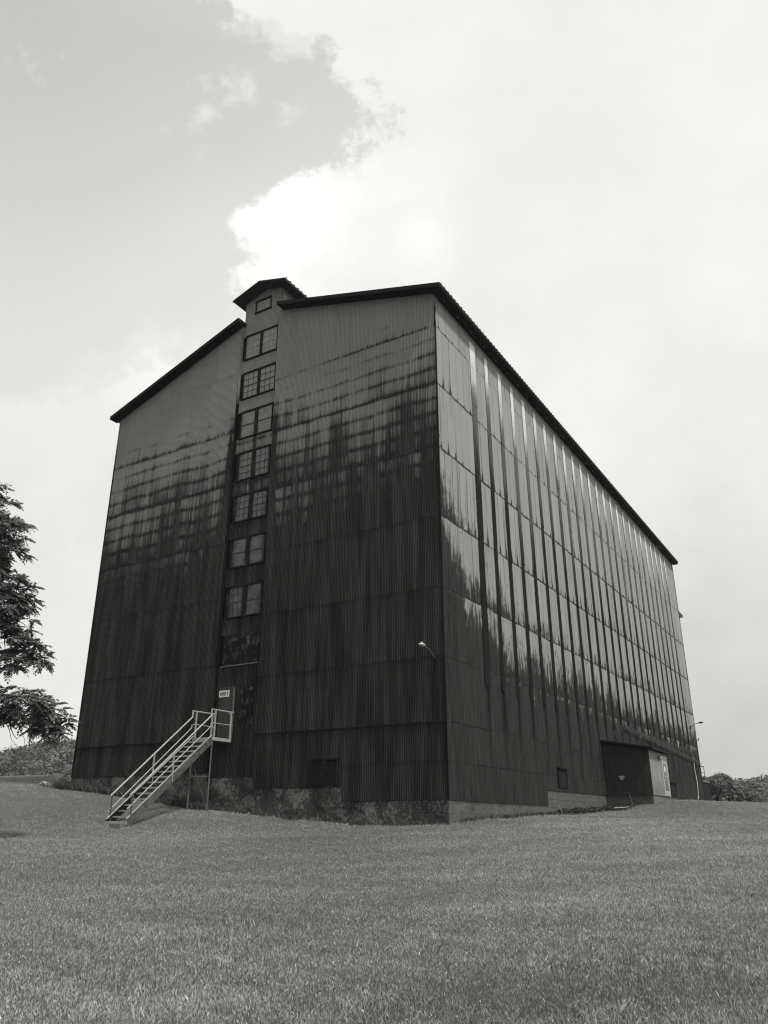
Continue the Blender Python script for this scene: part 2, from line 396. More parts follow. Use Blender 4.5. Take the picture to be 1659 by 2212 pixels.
g = raw('ground', V, np.stack([k0, k0 + 1, k0 + 1 + nx, k0 + nx], -1), M['ground'], smooth=True); tag(g, 'mown grassy hillside rising to the warehouse', 'ground', kind='structure')
def hz(x, y):  # height on the mesh itself
    i = np.clip(np.searchsorted(ax, x) - 1, 0, nx - 2); j = np.clip(np.searchsorted(ay, y) - 1, 0, ny - 2)
    u = (x - ax[i]) / (ax[i + 1] - ax[i]); v = (y - ay[j]) / (ay[j + 1] - ay[j])
    return (gz[j, i] * (1 - u) + gz[j, i + 1] * u) * (1 - v) + (gz[j + 1, i] * (1 - u) + gz[j + 1, i + 1] * u) * v
def H(x, y): return float(hz(np.array([x]), np.array([y]))[0])

# ------------------------------------------------------------------ lawn blades
def blades(name, x, y, hgt, wid, lean, m, tone, z=None, kind='stuff', label=None, cat=None):
    n = len(x); z = hz(x, y) if z is None else z
    a = rng.uniform(0, 2 * np.pi, n); dx, dy = np.cos(a), np.sin(a); l = rng.uniform(.2, 1, n) * lean * hgt; b = rng.uniform(0, 2 * np.pi, n)
    lx, ly = np.cos(b) * l, np.sin(b) * l
    V = np.empty((n, 4, 3))
    V[:, 0] = np.stack([x - dx * wid / 2, y - dy * wid / 2, z - .01], -1)
    V[:, 1] = np.stack([x + dx * wid / 2, y + dy * wid / 2, z - .01], -1)
    V[:, 2] = np.stack([x + dx * wid * .35 + lx * .4, y + dy * wid * .35 + ly * .4, z + hgt * .6], -1)
    V[:, 3] = np.stack([x + lx, y + ly, z + hgt * np.sqrt(np.clip(1 - (l / hgt) ** 2 * .4, .2, 1))], -1)
    k = np.arange(n) * 4
    Fc = np.concatenate([np.stack([k, k + 1, k + 2], -1), np.stack([k, k + 2, k + 3], -1)])
    o = raw(name, V.reshape(-1, 3), Fc, m, attrs={'tone': np.repeat(tone, 4)}); tag(o, label, cat, kind=kind)
    return o
N = 1300000
r_ = 4.8 + (62 - 4.8) * rng.random(N) ** 1.9
a_ = R(31.377) + R(90) + rng.uniform(-R(42), R(42), N)
bx, by = CAM[0] + r_ * np.cos(a_), CAM[1] + r_ * np.sin(a_)
inside = (bx < .05) & (bx > -18.2) & (by > -.02) & (by < 41.6)
inside |= (bx > -.1) & (bx < 2.3) & (by > 16.95) & (by < 20.6)
keep = ~inside
bx, by, r_ = bx[keep], by[keep], r_[keep]
def fbm(x, y, s, seed):
    v = np.zeros_like(x); a = 1.0
    rr = np.random.default_rng(seed)
    for o in range(4):
        for q in range(3):
            t = rr.uniform(0, 6.28); f = s * 2 ** o * rr.uniform(.7, 1.3)
            v += a * np.sin((x * np.cos(t) + y * np.sin(t)) * f + rr.uniform(0, 6.28))
        a *= .55
    return v / 4
pat = fbm(bx, by, .55, 3); fine = fbm(bx, by, 3.2, 5)
tone = np.clip(.47 + .30 * pat + .16 * fine + .14 * fbm(bx, by, 9.0, 15) + rng.normal(0, .32, len(bx)) + (rng.random(len(bx)) > .985) * .45 + (rng.random(len(bx)) > .9985) * 1.2, 0, 2.2)
hb = np.clip(.024 * (1 + .35 * fbm(bx, by, 1.8, 9) + rng.normal(0, .3, len(bx))), .015, .12)
hb *= (1 + (rng.random(len(bx)) > .98) * .8) * (1 + np.clip((15 - r_) / 9, 0, 1) * (.15 + .35 * fbm(bx, by, 4.5, 31)))
near_base = ((by > -.5) & (by < 0) & (bx < 0) & (bx > -18.5)) | ((bx < .5) & (bx > 0) & (by > 0) & (by < 42))
hb[near_base] *= 2.0
blades('grass', bx, by, hb, (.0042 + r_ * .0005), .9, M['blade'], tone, label='short mown grass with lighter tips over the whole slope', cat='grass')

# ------------------------------------------------------------------ corrugated sheeting
PITCH, AMP = 0.0678, 0.0105
def corrugated(name, s0, s1, courses, place, m, parent=None, top=None, amp=AMP):
    """courses: rising z of the laps; place(s, out, z) -> xyz arrays; each course laps over the one below"""
    ds = PITCH / 6; S = np.arange(s0, s1 + ds * .5, ds); S[-1] = s1
    Vs, Fs, CF, CI, CR, base = [], [], [], [], [], 0
    for ci in range(len(courses) - 1):
        zb, zt = courses[ci], courses[ci + 1]
        k = np.floor((S + ci * .27 * .61) / .61).astype(int); jr = np.random.default_rng(ci * 7 + 1).random(2000)
        jit = (jr[k % 2000] - .5) * .035; bow = (jr[(k + 500) % 2000] - .3) * .012
        ph = (np.random.default_rng(ci + 50).random(2000) - .5) * 2.4; wave = np.sin(S / PITCH * 2 * np.pi + ph[k % 2000]) * amp
        zbs = np.full_like(S, zb) + (jit if ci > 0 else jit * .4)
        zts = np.full_like(S, zt + .05) if ci < len(courses) - 2 else (top(S) if top else np.full_like(S, zt))
        zbs = np.minimum(zbs, zts - .01)
        nr = 4
        for r in range(nr):
            f = r / (nr - 1); z = zbs + (zts - zbs) * f
            out = wave + (.005 if zb > 17 else .009) * (1 - f) + bow * (1 - f) ** 3
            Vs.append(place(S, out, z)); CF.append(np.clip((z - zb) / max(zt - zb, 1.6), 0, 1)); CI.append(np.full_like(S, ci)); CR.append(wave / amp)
        n = len(S)
        for r in range(nr - 1):
            i = base + r * n + np.arange(n - 1); Fs.append(np.stack([i, i + 1, i + 1 + n, i + n], -1))
        base += nr * n
    return raw(name, np.concatenate(Vs), np.concatenate(Fs), m, parent, {'cf': np.concatenate(CF), 'cid': np.concatenate(CI), 'groove': np.concatenate(CR)}, smooth=True)
front = lambda Y: (lambda s, o, z: np.stack([s, Y - o, z], -1))
side = lambda X0: (lambda s, o, z: np.stack([X0 + o, s, z], -1))

WX, WL = -18.15, 41.5
ZR, RX = 22.66, -9.07                 # ridge of the main roof (upper surface)
def roofz(x): return ZR + (x - RX) * ((ZR - 19.33) / (18.42 - 9.07)) if x < RX else ZR - (x - RX) * ((ZR - 20.04) / (.46 + 9.07))
rz = np.vectorize(roofz)
wh = tag(empty('warehouse', (0, 0, 0)), 'towering blackened corrugated metal whiskey warehouse with gabled roof', 'warehouse')
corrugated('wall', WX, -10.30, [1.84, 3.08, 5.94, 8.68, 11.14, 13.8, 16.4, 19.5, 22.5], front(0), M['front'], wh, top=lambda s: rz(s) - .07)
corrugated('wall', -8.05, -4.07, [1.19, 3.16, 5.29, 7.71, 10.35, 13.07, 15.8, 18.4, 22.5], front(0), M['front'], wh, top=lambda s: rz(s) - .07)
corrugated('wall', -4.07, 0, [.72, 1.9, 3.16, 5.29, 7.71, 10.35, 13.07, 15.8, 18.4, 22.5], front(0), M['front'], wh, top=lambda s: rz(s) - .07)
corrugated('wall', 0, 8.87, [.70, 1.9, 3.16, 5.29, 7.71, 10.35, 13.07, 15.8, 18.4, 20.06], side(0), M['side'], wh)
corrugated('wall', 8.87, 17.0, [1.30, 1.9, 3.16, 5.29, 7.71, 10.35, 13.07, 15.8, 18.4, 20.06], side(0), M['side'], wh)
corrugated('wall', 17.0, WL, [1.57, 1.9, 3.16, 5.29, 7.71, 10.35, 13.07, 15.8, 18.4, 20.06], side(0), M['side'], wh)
# the two faces turned away
MB().prism([(WX, 1.6), (-.02, 1.6), (-.02, 19.9), (RX, ZR - .2), (WX, 19.2)], 'y', WL - .06, WL).build('wall', M['front'], wh)
MB().box(WX, WX + .06, .03, WL - .06, 1.7, 19.25).build('wall', M['front'], wh)
# corner flashings
MB().box(-.02, .034, -.034, .02, .74, 19.95).build('corner_flashing', M['front'], wh)
MB().box(-.02, .034, WL - .02, WL + .02, 1.6, 19.95).build('corner_flashing', M['side'], wh)
MB().box(WX - .034, WX + .02, -.034, .02, 1.86, 19.2).build('corner_flashing', M['front'], wh)
MB().box(WX, -10.3, -.045, -.02, 3.03, 3.08).box(-8.05, 0, -.045, -.02, 3.10, 3.15).build('drip_ledge', M['black'], wh)

# roof
def slab(mb, x0, x1, y0, y1, t=.13):
    mb.prism([(x0, roofz(x0)), (x1, roofz(x1)), (x1, roofz(x1) - t), (x0, roofz(x0) - t)][::-1], 'y', y0, y1)
rf = MB(); YF, YB = -.45, 41.75
slab(rf, -18.42, -10.15, YF, .2); slab(rf, -7.85, .46, YF, .2)
slab(rf, -18.42, RX, .2, YB); slab(rf, RX, .46, .2, YB)
roof = rf.build('roof', M['roof'], wh)
rb = MB()       # raised ribs of the roof sheets
y = YF + .12
while y < YB:
    for x0, x1 in ((-18.45, RX), (RX, .50)):
        if y < .3: x0, x1 = (-18.45, -10.2) if x1 == RX else (-7.8, .50)
        rb.prism([(x0, roofz(x0) + .003), (x1, roofz(x1) + .003), (x1, roofz(x1) + .020), (x0, roofz(x0) + .020)], 'y', y, y + .07)
    y += .305
rb.build('roof_rib', M['roof'], roof)
fb = MB()
for x0, x1 in ((-18.43, -10.15), (-7.85, .47)):
    fb.prism([(x0, roofz(x0) - .02), (x1, roofz(x1) - .02), (x1, roofz(x1) - .20), (x0, roofz(x0) - .20)], 'y', YF - .03, YF - .002)
fb.box(.462, .485, YF - .03, YB, roofz(.46) - .17, roofz(.46) - .02)
fb.build('bargeboard', M['black'], roof)
sf = MB()       # soffit boards and the wall plate they die into
sf.box(.04, .455, -.44, YB - .02, 19.80, 19.83).box(-18.40, WX - .04, -.44, YB - .02, 19.20, 19.225)
for x0, x1 in ((-18.40, -10.17), (-7.83, .45)):
    sf.prism([(x0, roofz(x0) - .19), (x1, roofz(x1) - .19), (x1, roofz(x1) - .22), (x0, roofz(x0) - .22)], 'y', YF + .0, -.03)
sf.build('soffit', M['black'], roof)
y = .4
while y < WL: MB().box(.19, .23, y, y + .04, 19.76, 19.798).build('bolt', M['galv'], roof); y += 1.3

# tower with the ladder of windows
TX0, TX1, TY = -10.30, -8.05, .14
tops = [21.50, 19.47, 17.40, 15.34, 13.28, 11.29, 9.17]; bots = [20.20, 18.10, 16.07, 14.00, 12.06, 10.01, 7.85]
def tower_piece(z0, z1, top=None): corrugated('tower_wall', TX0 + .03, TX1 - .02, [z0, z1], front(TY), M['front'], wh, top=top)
AP, APZ, EL, ER = -9.01, 23.93, (-10.57, 23.40), (-7.44, 23.48)
def troof(x): return EL[1] + (APZ - EL[1]) * (x - EL[0]) / (AP - EL[0]) if x < AP else APZ + (ER[1] - APZ) * (x - AP) / (ER[0] - AP)
tower_piece(21.50, 23.9, top=lambda s: np.vectorize(troof)(s) - .08)
for i in range(6): tower_piece(tops[i + 1], bots[i])
tower_piece(7.13, 7.85); tower_piece(5.05, 5.90); tower_piece(1.55, 5.05)
MB().box(TX0, TX0 + .03, .0, .16, 1.5, 22.1).box(TX1 - .02, TX1, .0, .16, 1.5, 22.2).build('tower_return', M['front'], wh)
MB().box(TX0 + .03, TX1 - .02, TY + .05, TY + .09, 1.5, 23.3).build('tower_backing', M['black'], wh)
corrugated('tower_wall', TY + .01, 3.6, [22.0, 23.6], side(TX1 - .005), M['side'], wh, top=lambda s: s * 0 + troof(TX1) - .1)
MB().box(TX0, TX0 + .04, TY + .05, 3.6, 22.0, 23.42).box(TX0 + .04, TX1 - .05, 3.5, 3.6, 22.2, 23.4).build('tower_wall', M['front'], wh)
tr = MB()
for x0, x1 in ((EL[0], AP), (AP, ER[0])):
    tr.prism([(x0, troof(x0)), (x1, troof(x1)), (x1, troof(x1) - .10), (x0, troof(x0) - .10)][::-1], 'y', -.46, 3.9)
troofo = tr.build('tower_roof', M['roof'], wh)
tb = MB()
for x0, x1 in ((EL[0] - .01, AP), (AP, ER[0] + .01)):
    tb.prism([(x0, troof(x0) - .02), (x1, troof(x1) - .02), (x1, troof(x1) - .14), (x0, troof(x0) - .14)], 'y', -.485, -.462)
tb.build('bargeboard', M['black'], troofo)
tt = MB(); y = -.4
while y < 3.9:
    tt.prism([(AP, APZ + .003), (ER[0] + .03, troof(ER[0]) + .003), (ER[0] + .03, troof(ER[0]) + .03), (AP, APZ + .03)], 'y', y, y + .06); y += .3
tt.build('roof_rib', M['roof'], troofo)

WXL = (-10.07, -8.20)
def window(z0, z1, xs, n, rows, pale, blank=()):
    fr = MB(); x0, x1 = xs[0][0] - .05, xs[-1][1] + .05
    fr.box(x0, x1, TY - .05, TY + .05, z1 - .05, z1 + .03).box(x0 - .03, x1 + .03, TY - .07, TY + .05, z0 - .04, z0 + .02)
    fr.box(x0, x0 + .05, TY - .045, TY + .05, z0 + .02, z1 - .05).box(x1 - .05, x1, TY - .045, TY + .05, z0 + .02, z1 - .05)
    for i in range(len(xs) - 1): fr.box(xs[i][1], xs[i + 1][0], TY - .045, TY + .05, z0 + .02, z1 - .05)
    BW = .012 if pale else .005
    f = fr.build('window', M['board'], wh)
    for i, (a, b) in enumerate(xs):
        MB().box(a, b, TY + .0, TY + .02, z0 + .02, z1 - .05).build('pane', M['pane'], f)
        gb = MB(); zz0, zz1 = z0 + .02, z1 - .05
        for c in range(1, n):
            if i in blank: break
            xx = a + (b - a) * c / n; gb.box(xx - BW, xx + BW, TY - .018, TY - .001, zz0, zz1)
        for c in range(1, rows):
            if i in blank and c != rows // 2: continue
            z = zz0 + (zz1 - zz0) * c / rows; t = .022 if c == rows // 2 else BW
            gb.box(a, b, TY - (.026 if c == rows // 2 else .021), TY - .001, z - t, z + t)
        gb.build('glazing_bar', M['bar_pale'] if pale else M['bar_dark'], f)
    return f
mid = (-9.20, -9.08)
for i in range(7):
    g_ = .02 if i < 2 else .07
    window(bots[i], tops[i], [(WXL[0] + g_ * .6, mid[0] - g_ * .4), (mid[1] + g_ * .4, WXL[1] - g_ * .6)], 3, 4, i == 0, ((0, 1) if i in (2, 5) else (1,) if i == 6 else ()))
window(22.66, 23.30, [(-9.58, -8.72)], 4, 1, True)
# boarded opening under the windows, door and patch panel
bw_ = MB().box(-10.05, -8.2, TY - .03, TY + .03, 5.90, 7.13)
for k in range(7):
    bw_.box(-10.02 + k * .265, -9.80 + k * .265, TY - .045, TY - .032, 5.93 + .05 * (k % 2), 7.08 - .07 * (k % 3))
b_ = bw_.build('boarded_window', M['stained'], wh)
MB().box(-10.12, -8.15, TY - .08, TY - .035, 5.84, 5.89).build('sill', M['rust'], b_)
dr = MB().box(-9.98, -9.34, TY - .05, TY + .03, 3.06, 4.98).box(-10.04, -9.98, TY - .07, TY + .03, 3.06, 5.04).box(-9.98, -9.28, TY - .07, TY + .03, 4.98, 5.04).build('door', M['door'], wh)
MB().box(-9.34, -9.30, TY - .075, TY + .03, 3.06, 4.98).build('door_frame', M['rust'], dr)
MB().box(-9.46, -9.39, TY - .085, TY - .05, 3.98, 4.02).build('handle', M['galv'], dr)
MB().box(-9.0, -8.35, TY - .04, TY + .03, 3.55, 4.98).build('patch_panel', M['stained'], wh)

# translucent strips up the long wall
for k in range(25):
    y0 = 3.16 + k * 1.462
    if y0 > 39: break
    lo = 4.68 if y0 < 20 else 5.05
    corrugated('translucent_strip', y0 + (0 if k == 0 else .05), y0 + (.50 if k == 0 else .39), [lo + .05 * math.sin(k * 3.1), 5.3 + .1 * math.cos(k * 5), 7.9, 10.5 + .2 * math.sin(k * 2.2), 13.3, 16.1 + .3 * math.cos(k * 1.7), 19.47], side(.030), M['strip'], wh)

# ventilators cut low in the walls
def vent(x0, x1, z0, z1, on_front=True):
    m = MB()
    if on_front:
        m.box(x0, x1, -.045, -.03, z0, z1)
        b = m.build('vent_cover', M['board'], wh)
        MB().box(x0 - .08, x1 + .08, -.13, -.03, z1, z1 + .05).box(x0 - .05, x0, -.07, -.03, z0, z1).box(x1, x1 + .05, -.07, -.03, z0, z1).build('frame', M['black'], b)
    else:
        m.box(.03, .045, x0, x1, z0, z1)
        b = m.build('vent_cover', M['board'], wh)
        MB().box(.03, .13, x0 - .08, x1 + .08, z1, z1 + .05).box(.03, .07, x0 - .05, x0, z0, z1).box(.03, .07, x1, x1 + .05, z0, z1).build('frame', M['black'], b)
    return b
vent(-5.26, -4.30, 1.27, 2.08); vent(10.2, 11.2, 1.42, 2.2, False); vent(30.9, 32.1, 1.70, 2.42, False)

# concrete foundation, each stretch stepped with the sheeting above it
fd = MB()
fd.box(WX, -10.3, .02, .5, -.5, 1.90).box(-10.3, -8.05, .12, .5, -.8, 1.62).box(-8.05, -4.07, .02, .5, -1, 1.25).box(-4.07, 0, .02, .5, -1, .78)
fd.box(-.5, -.02, .5, 8.87, -1, .76).box(-.5, -.02, 8.87, 17.0, -.8, 1.36).box(-.5, -.02, 17.0, WL, -.5, 1.63)
fd.build('foundation', M['concrete'], wh)
# buttresses in the left stretch
M['pier'] = (mat('pale_pier', lambda nt, x, y, z: noise(nt, vec(nt, x * 3, y * 3, z * 3), 5, .7) * .15 * z.smooth(.6, 1.6) + .03))
for x in (-17.75, -15.2, -10.6): MB().box(x - .33, x + .33, -.05, .018, -.3, 1.78).build('pier', M['pier'], wh)
# hoist hood and loading dock on the far end
MB().prism([(WL + .02, 15.95), (43.15, 15.90), (43.15, 15.70), (WL + .02, 15.45)], 'x', -1.6, 0).build('canopy', M['roof'], wh)
dk = tag(empty('loading_dock', (0, 43, 1)), 'concrete loading dock with pipe railing beyond the far corner', 'dock')
def local(o, p): o.matrix_parent_inverse = Matrix.Translation(-Vector(p.location)); return o
local(MB().box(-4, -.05, WL + .02, 44.4, 0, 2.9).build('platform', M['board'], dk), dk)
local(MB().box(-4, 0, WL + .02, 44.5, 2.9, 3.05).build('deck', M['rust'], dk), dk)
rl = MB().tube([(-.08, WL + .1, 4.07), (-.08, 43.3, 4.07)], .025).tube([(-.08, WL + .1, 3.6), (-.08, 43.3, 3.6)], .02).tube([(-.08, 43.3, 4.07), (-.08, 43.3, 3.04)], .025).tube([(-.08, 43.3, 4.07), (-3, 43.3, 4.07)], .02)
local(rl.build('railing', M['rust'], dk), dk)

# ------------------------------------------------------------------ entry stair
st = tag(empty('staircase', (-9.72, -4.7, -.08)), 'galvanised steel open staircase climbing to the entry door with pipe railings', 'staircase')
def S_(mb, name, m=None, smooth=False): return local(mb.build(name, m or M['galv'], st, smooth), st)
XR, XL = -9.25, -10.22
yT, zT, yB, zB = -1.02, 3.02, -4.62, .02
sl_ = (zT - zB) / (yT - yB)
for x in (XR, XL):
    mb = MB(); d_ = 1 if x == XR else -1
    a, b = (x, yT, zT - .10), (x, yB, zB - .02)
    mb.bar(a, b, .012, .24)
    for o in (.115, -.115):
        mb.bar((x - d_ * .022, yT, zT - .10 + o * 1.28), (x - d_ * .022, yB, zB - .02 + o * 1.28), .05, .012)
    S_(mb, 'stringer', M['black'] if x == XL else M['dull'])
    S_(MB().bar((x - d_ * .02, yT, zT + .075), (x - d_ * .02, yB - .03, zB + .145), .055, .022), 'stringer_flange')
NT = 16
for i in range(NT):
    f = (i + .0) / NT; y = yB + (yT - yB) * f; z = zB + (zT - zB) * f
    mb = MB().box(XL + .01, XR - .01, y - .008, y, z - .002, z + .050)
    t_ = S_(mb, 'tread')
    gr = MB()
    for c in range(5): gr.box(XL + .025, XR - .025, y + .03 + c * .042, y + .036 + c * .042, z + .02, z + .045)
    gr.box(XR - .022, XR - .012, y, y + .19, z - .03, z + .045)
    g_ = gr.build('grating', M['black'], t_)
    g_.matrix_parent_inverse = Matrix.Identity(4)
for x in (XR, XL):
    e = -.02 if x == XR else .02
    S_(MB().tube([(x, -1.12, 4.0), (x, -1.12, 3.80), (x, -1.18, 3.74), (x, -4.60 + e, .88)], .030), 'handrail')
    S_(MB().tube([(x, -1.12, 3.52), (x, -1.12, 3.40), (x, -1.2, 3.32), (x, -4.60 + e * 4, .47)], .020), 'middle_rail')
    for y, z0, z1 in ((-4.50, -.12, .95), (-2.84, 1.38, 2.36)):
        S_(MB().bar((x, y, z0), (x, y, z1), .055, .03, up=(0, 1, 0)), 'post', M['rust'] if y < -4 else None)
S_(MB().box(XL - .02, XR + .02, yB - .06, yB - .03, -.04, .10), 'toe_plate')
ld = MB().box(XL - .03, XR + .03, yT, -.02, 2.96, 2.985)
for k in range(30): ld.box(XL, XR, yT + .01 + k * .033, yT + .016 + k * .033, 2.986, 3.012)
S_(ld, 'landing', M['rust'])
S_(MB().box(XL - .04, XR + .04, yT - .02, yT - .001, 2.90, 3.02).box(XR + .031, XR + .045, yT, -.02, 2.90, 3.02).box(XL - .045, XL - .031, yT, -.02, 2.9, 3.02), 'landing_frame')
for x in (XR, XL):
    S_(MB().tube([(x, -1.14, 4.02), (x, .08, 4.02)], .028).tube([(x, -1.05, 3.53), (x, .05, 3.53)], .018), 'landing_rail')
    for y in (-.92, -.05): S_(MB().bar((x, y, 2.94), (x, y, 4.0), .06, .04, up=(0, 1, 0)), 'post')
S_(MB().tube([(XR, -1.0, 2.92), (XR, -1.0, .38)], .030), 'support_leg', M['rust'])
S_(MB().tube([(XL, -1.0, 2.92), (XL, -1.0, .38)], .030), 'support_leg', M['rust'])
S_(MB().tube([(XR, -1.0, 1.62), (XL, -1.0, 1.62)], .022), 'crossbar', M['rust'])
S_(MB().bar((XR - .05, -1.0, .55), (XL + .5, -1.62, 2.45), .035, .012), 'brace', M['rust'])
S_(MB().box(XL - .12, XL + .12, -1.12, -.88, .36, .45), 'foot_pad', M['concrete'])
blk = MB().box(-.22, .22, -.10, .10, -.06, .05).box(-.34, .30, -.16, -.02, -.10, -.062).build('paving_block', mat('cast_block', base=.16, rough=.9))
blk.location = (-9.45, -4.86, H(-9.45, -4.86) + .07); blk.rotation_euler.z = .12
tag(blk, 'small broken concrete block wedged under the foot of the staircase', 'block')

# sign over the door
sg = tag(empty('door_sign', (-9.78, TY - .095, 4.78)), 'white rectangular sign reading WHSE E above the entry door', 'sign')
MB().box(-.26, .26, -.008, .008, -.13, .13).build('plate', M['white'], sg)
def text(s, size, loc, parent, name='lettering', sx=.62):
    c = bpy.data.curves.new('t', 'FONT'); c.body = s; c.size = size; c.align_x = 'CENTER'; c.align_y = 'CENTER'; c.extrude = .002; c.offset = .004
    o = bpy.data.objects.new('t', c); col.objects.link(o); dg = bpy.context.evaluated_depsgraph_get()
    me = bpy.data.meshes.new_from_object(o.evaluated_get(dg)); bpy.data.objects.remove(o)
    t = bpy.data.objects.new(name, me); col.objects.link(t); me.materials.clear(); me.materials.append(M['ink']); t.parent = parent
    t.location = loc; t.rotation_euler = (R(90), 0, 0); t.scale = (sx, 1, 1); return t
text('WHSE', .19, (-.062, -.011, -.01), sg, sx=.60); text('E', .22, (.185, -.011, .01), sg, sx=.62)

# ------------------------------------------------------------------ lean-to entry on the long wall
sh = tag(empty('entry_shed', (1.1, 17, 1)), 'small lean-to entry shed with a pale door wall against the long side', 'shed')
def SH(o): return local(o, sh)
SX, Y0, Y1 = 2.25, 17.0, 20.55
shed_front = mat('shed_blackened', lambda nt, x, y, z: noise(nt, vec(nt, x * 14, y, z * .8), 4, .65) * .022 + noise(nt, vec(nt, x * 2, y, z * 2), 3) * .014 + .018, rough=.65)
shed_pale = mat('shed_pale', lambda nt, x, y, z: mix(nt, (noise(nt, vec(nt, x, y * 7, z * 1.2), 5, .65) + z.smooth(3.0, 3.4) * .6 - z.smooth(2.2, 1.2) * .55).clamp(), .17, .34), rough=.6)
top = lambda s: 3.78 - (s / SX) * .42
SH(corrugated('wall', .03, SX, [1.25, 3.8], front(Y0), shed_front, sh, top=top, amp=.003))
SH(corrugated('wall', Y0, Y1, [1.28, 3.36], side(SX), shed_pale, sh))
SH(MB().prism([(.03, 1.25), (SX, 1.25), (SX, 3.3), (.03, 3.72)], 'y', Y1 - .05, Y1).build('wall', shed_front, sh))
SH(MB().prism([(-.0 + .04, 3.90), (SX + .28, 3.44), (SX + .28, 3.34), (.04, 3.80)], 'y', Y0 - .25, Y1 + .35).build('roof', M['black'], sh))
SH(MB().box(.0, SX - .02, Y0 + .02, Y1 - .02, .0, 1.27).build('foundation', mat('shed_footing', lambda nt, x, y, z: noise(nt, vec(nt, x * 2, y * 2, z * 4), 5, .7) * .08 + .06 + x.smooth(2.1, 2.3) * .05, rough=.9), sh))
DY0, DY1, DZ0, DZ1 = 19.15, 20.32, 1.28, 3.20
dfr = SH(MB().box(SX + .01, SX + .07, DY0, DY0 + .09, DZ0, DZ1).box(SX + .01, SX + .07, DY1 - .09, DY1, DZ0, DZ1).box(SX + .01, SX + .07, DY0 + .09, DY1 - .09, DZ1 - .08, DZ1).build('door', mat('door_white', base=.50, rough=.45), sh))
def SD(o): o.matrix_parent_inverse = (Matrix.Translation(sh.location) @ Matrix.Translation(-Vector(sh.location))).inverted(); return o
SD(MB().box(SX + .02, SX + .05, DY0 + .09, DY1 - .09, DZ0 + .02, DZ1 - .08).build('door_leaf', mat('door_leaf_paint', base=.36, rough=.45), dfr))
SD(MB().box(SX + .05, SX + .056, DY0 + .27, DY1 - .27, 1.55, 2.85).build('glass', mat('dark_glass', base=.02, rough=.12, spec=.6), dfr))
SD(MB().box(SX + .057, SX + .06, DY0 + .42, DY0 + .66, 2.46, 2.70).build('notice', M['white'], dfr))
SD(MB().box(SX + .057, SX + .09, DY0 + .12, DY1 - .15, 2.18, 2.22).build('handle', M['galv'], dfr))
SH(MB().box(.72, .98, Y0 - .10, Y0 - .03, 2.10, 2.18).box(.76, .92, Y0 - .07, Y0 - .03, 2.0, 2.09).build('meter_box', M['galv'], sh))
SH(MB().tube([(.88, Y0 - .05, 1.35), (1.1, Y0 - .05, 1.42), (1.15, Y0 - .1, 1.30), (1.25, Y0 - .25, 1.0), (1.36, Y0 - .5, .74)], .014).build('drain_hose', M['rust'], sh))
lf = tag(empty('wall_lamp', (SX + .02, 18.70, 3.08)), 'small round bulkhead lamp beside the pale shed door', 'lamp')
MB().tube([(.02, 0, 0), (.09, 0, 0)], [.09, .07], 12).build('lamp_body', M['rust'], lf)
MB().tube([(.09, 0, 0), (.16, 0, -.02)], [.05, .035], 10).build('lamp_glass', M['galv'], lf)

# ------------------------------------------------------------------ lamps on bracket arms
def arm_lamp(loc, rzv, L, rise, label, m_arm, m_head, sc_=1.0):
    t = tag(empty('wall_lamp', loc, rzv), label, 'lamp', 'area lamps on bracket arms')
    MB().box(-.05, .05, -.03, .03, -.12, .12).build('bracket', M['black'], t)
    MB().tube([(0, 0, 0), (0, -L * .35, rise * .55), (0, -L * .7, rise * .95), (0, -L, rise)], .016).build('arm', m_arm, t)
    h = MB(); pr_ = [(-.02, .04), (.07, .06), (.15, .095), (.26, .10), (.34, .07), (.38, .02)]
    b = len(h.v); n = 12
    for (yy, rr) in pr_:
        for k in range(n):
            c = 2 * math.pi * k / n; zz = math.sin(c) * rr * (.75 if math.sin(c) > 0 else .45)
            h.v.append((math.cos(c) * rr, -L - yy, rise + zz + .02))
    for i in range(len(pr_) - 1):
        for k in range(n): h.f.append((b + i * n + k, b + i * n + (k + 1) % n, b + (i + 1) * n + (k + 1) % n, b + (i + 1) * n + k))
    h.f.append(tuple(range(b, b + n))[::-1]); h.f.append(tuple(range(b + (len(pr_) - 1) * n, b + len(pr_) * n)))
    hd = h.build('lamp_head', m_head, t, True)
    MB().tube([(0, -L - .22, rise + .08), (0, -L - .22, rise + .13)], .028, 8).build('photocell', m_head, hd)
    return t
arm_lamp((-.32, -.04, 5.20), 0, .72, .27, 'pale cobra-head lamp on the gable wall near its front corner', M['rust'], M['galv'])
arm_lamp((.06, 39.66, 6.62), R(90), .55, .28, 'dark lamp on a long arm sticking out from the far end of the long wall', M['black'], M['black'])
arm_lamp((WX - .04, 1.2, 7.2), R(-90), .55, .22, 'dark lamp half hidden round the far edge of the gable wall', M['black'], M['black'])

# ------------------------------------------------------------------ pipes and cables on the long wall
cn = tag(empty('pipe_run', (.12, 21.2, 4.87)), 'bundle of three thin pipes running level along the long wall above the shed', 'pipe')
for k in range(3):
    zz = lambda y: 4.87 - (y - 21.2) * .0381 + k * .075
    local(MB().tube([(.13 + .02 * k, y, zz(y) + .012 * math.sin(y * 2.1 + k)) for y in np.arange(21.2, 41.6, .7)], .012, 6).build('pipe', M['rust'], cn), cn)
for y in np.arange(21.9, 41.4, 2.44):
    z = 4.87 - (y - 21.2) * .0381
    local(MB().box(.04, .17, y - .015, y + .015, z - .05, z + .19).build('bracket', M['rust'], cn), cn)
cb = MB()
pth = [(.09 + .03 * math.sin(z * 3), 39.0 + .05 * math.sin(z * 2.3) - (.25 if z < 1.7 else 0), z) for z in np.arange(1.5, 9.0, .3)]
cb.tube(pth[:11], .030, 6); tag(cb.build('drain_pipe', mat('pvc_white', base=.62, rough=.4)), 'thin white plastic pipe rising from the grass at the far end of the long wall', 'pipe')
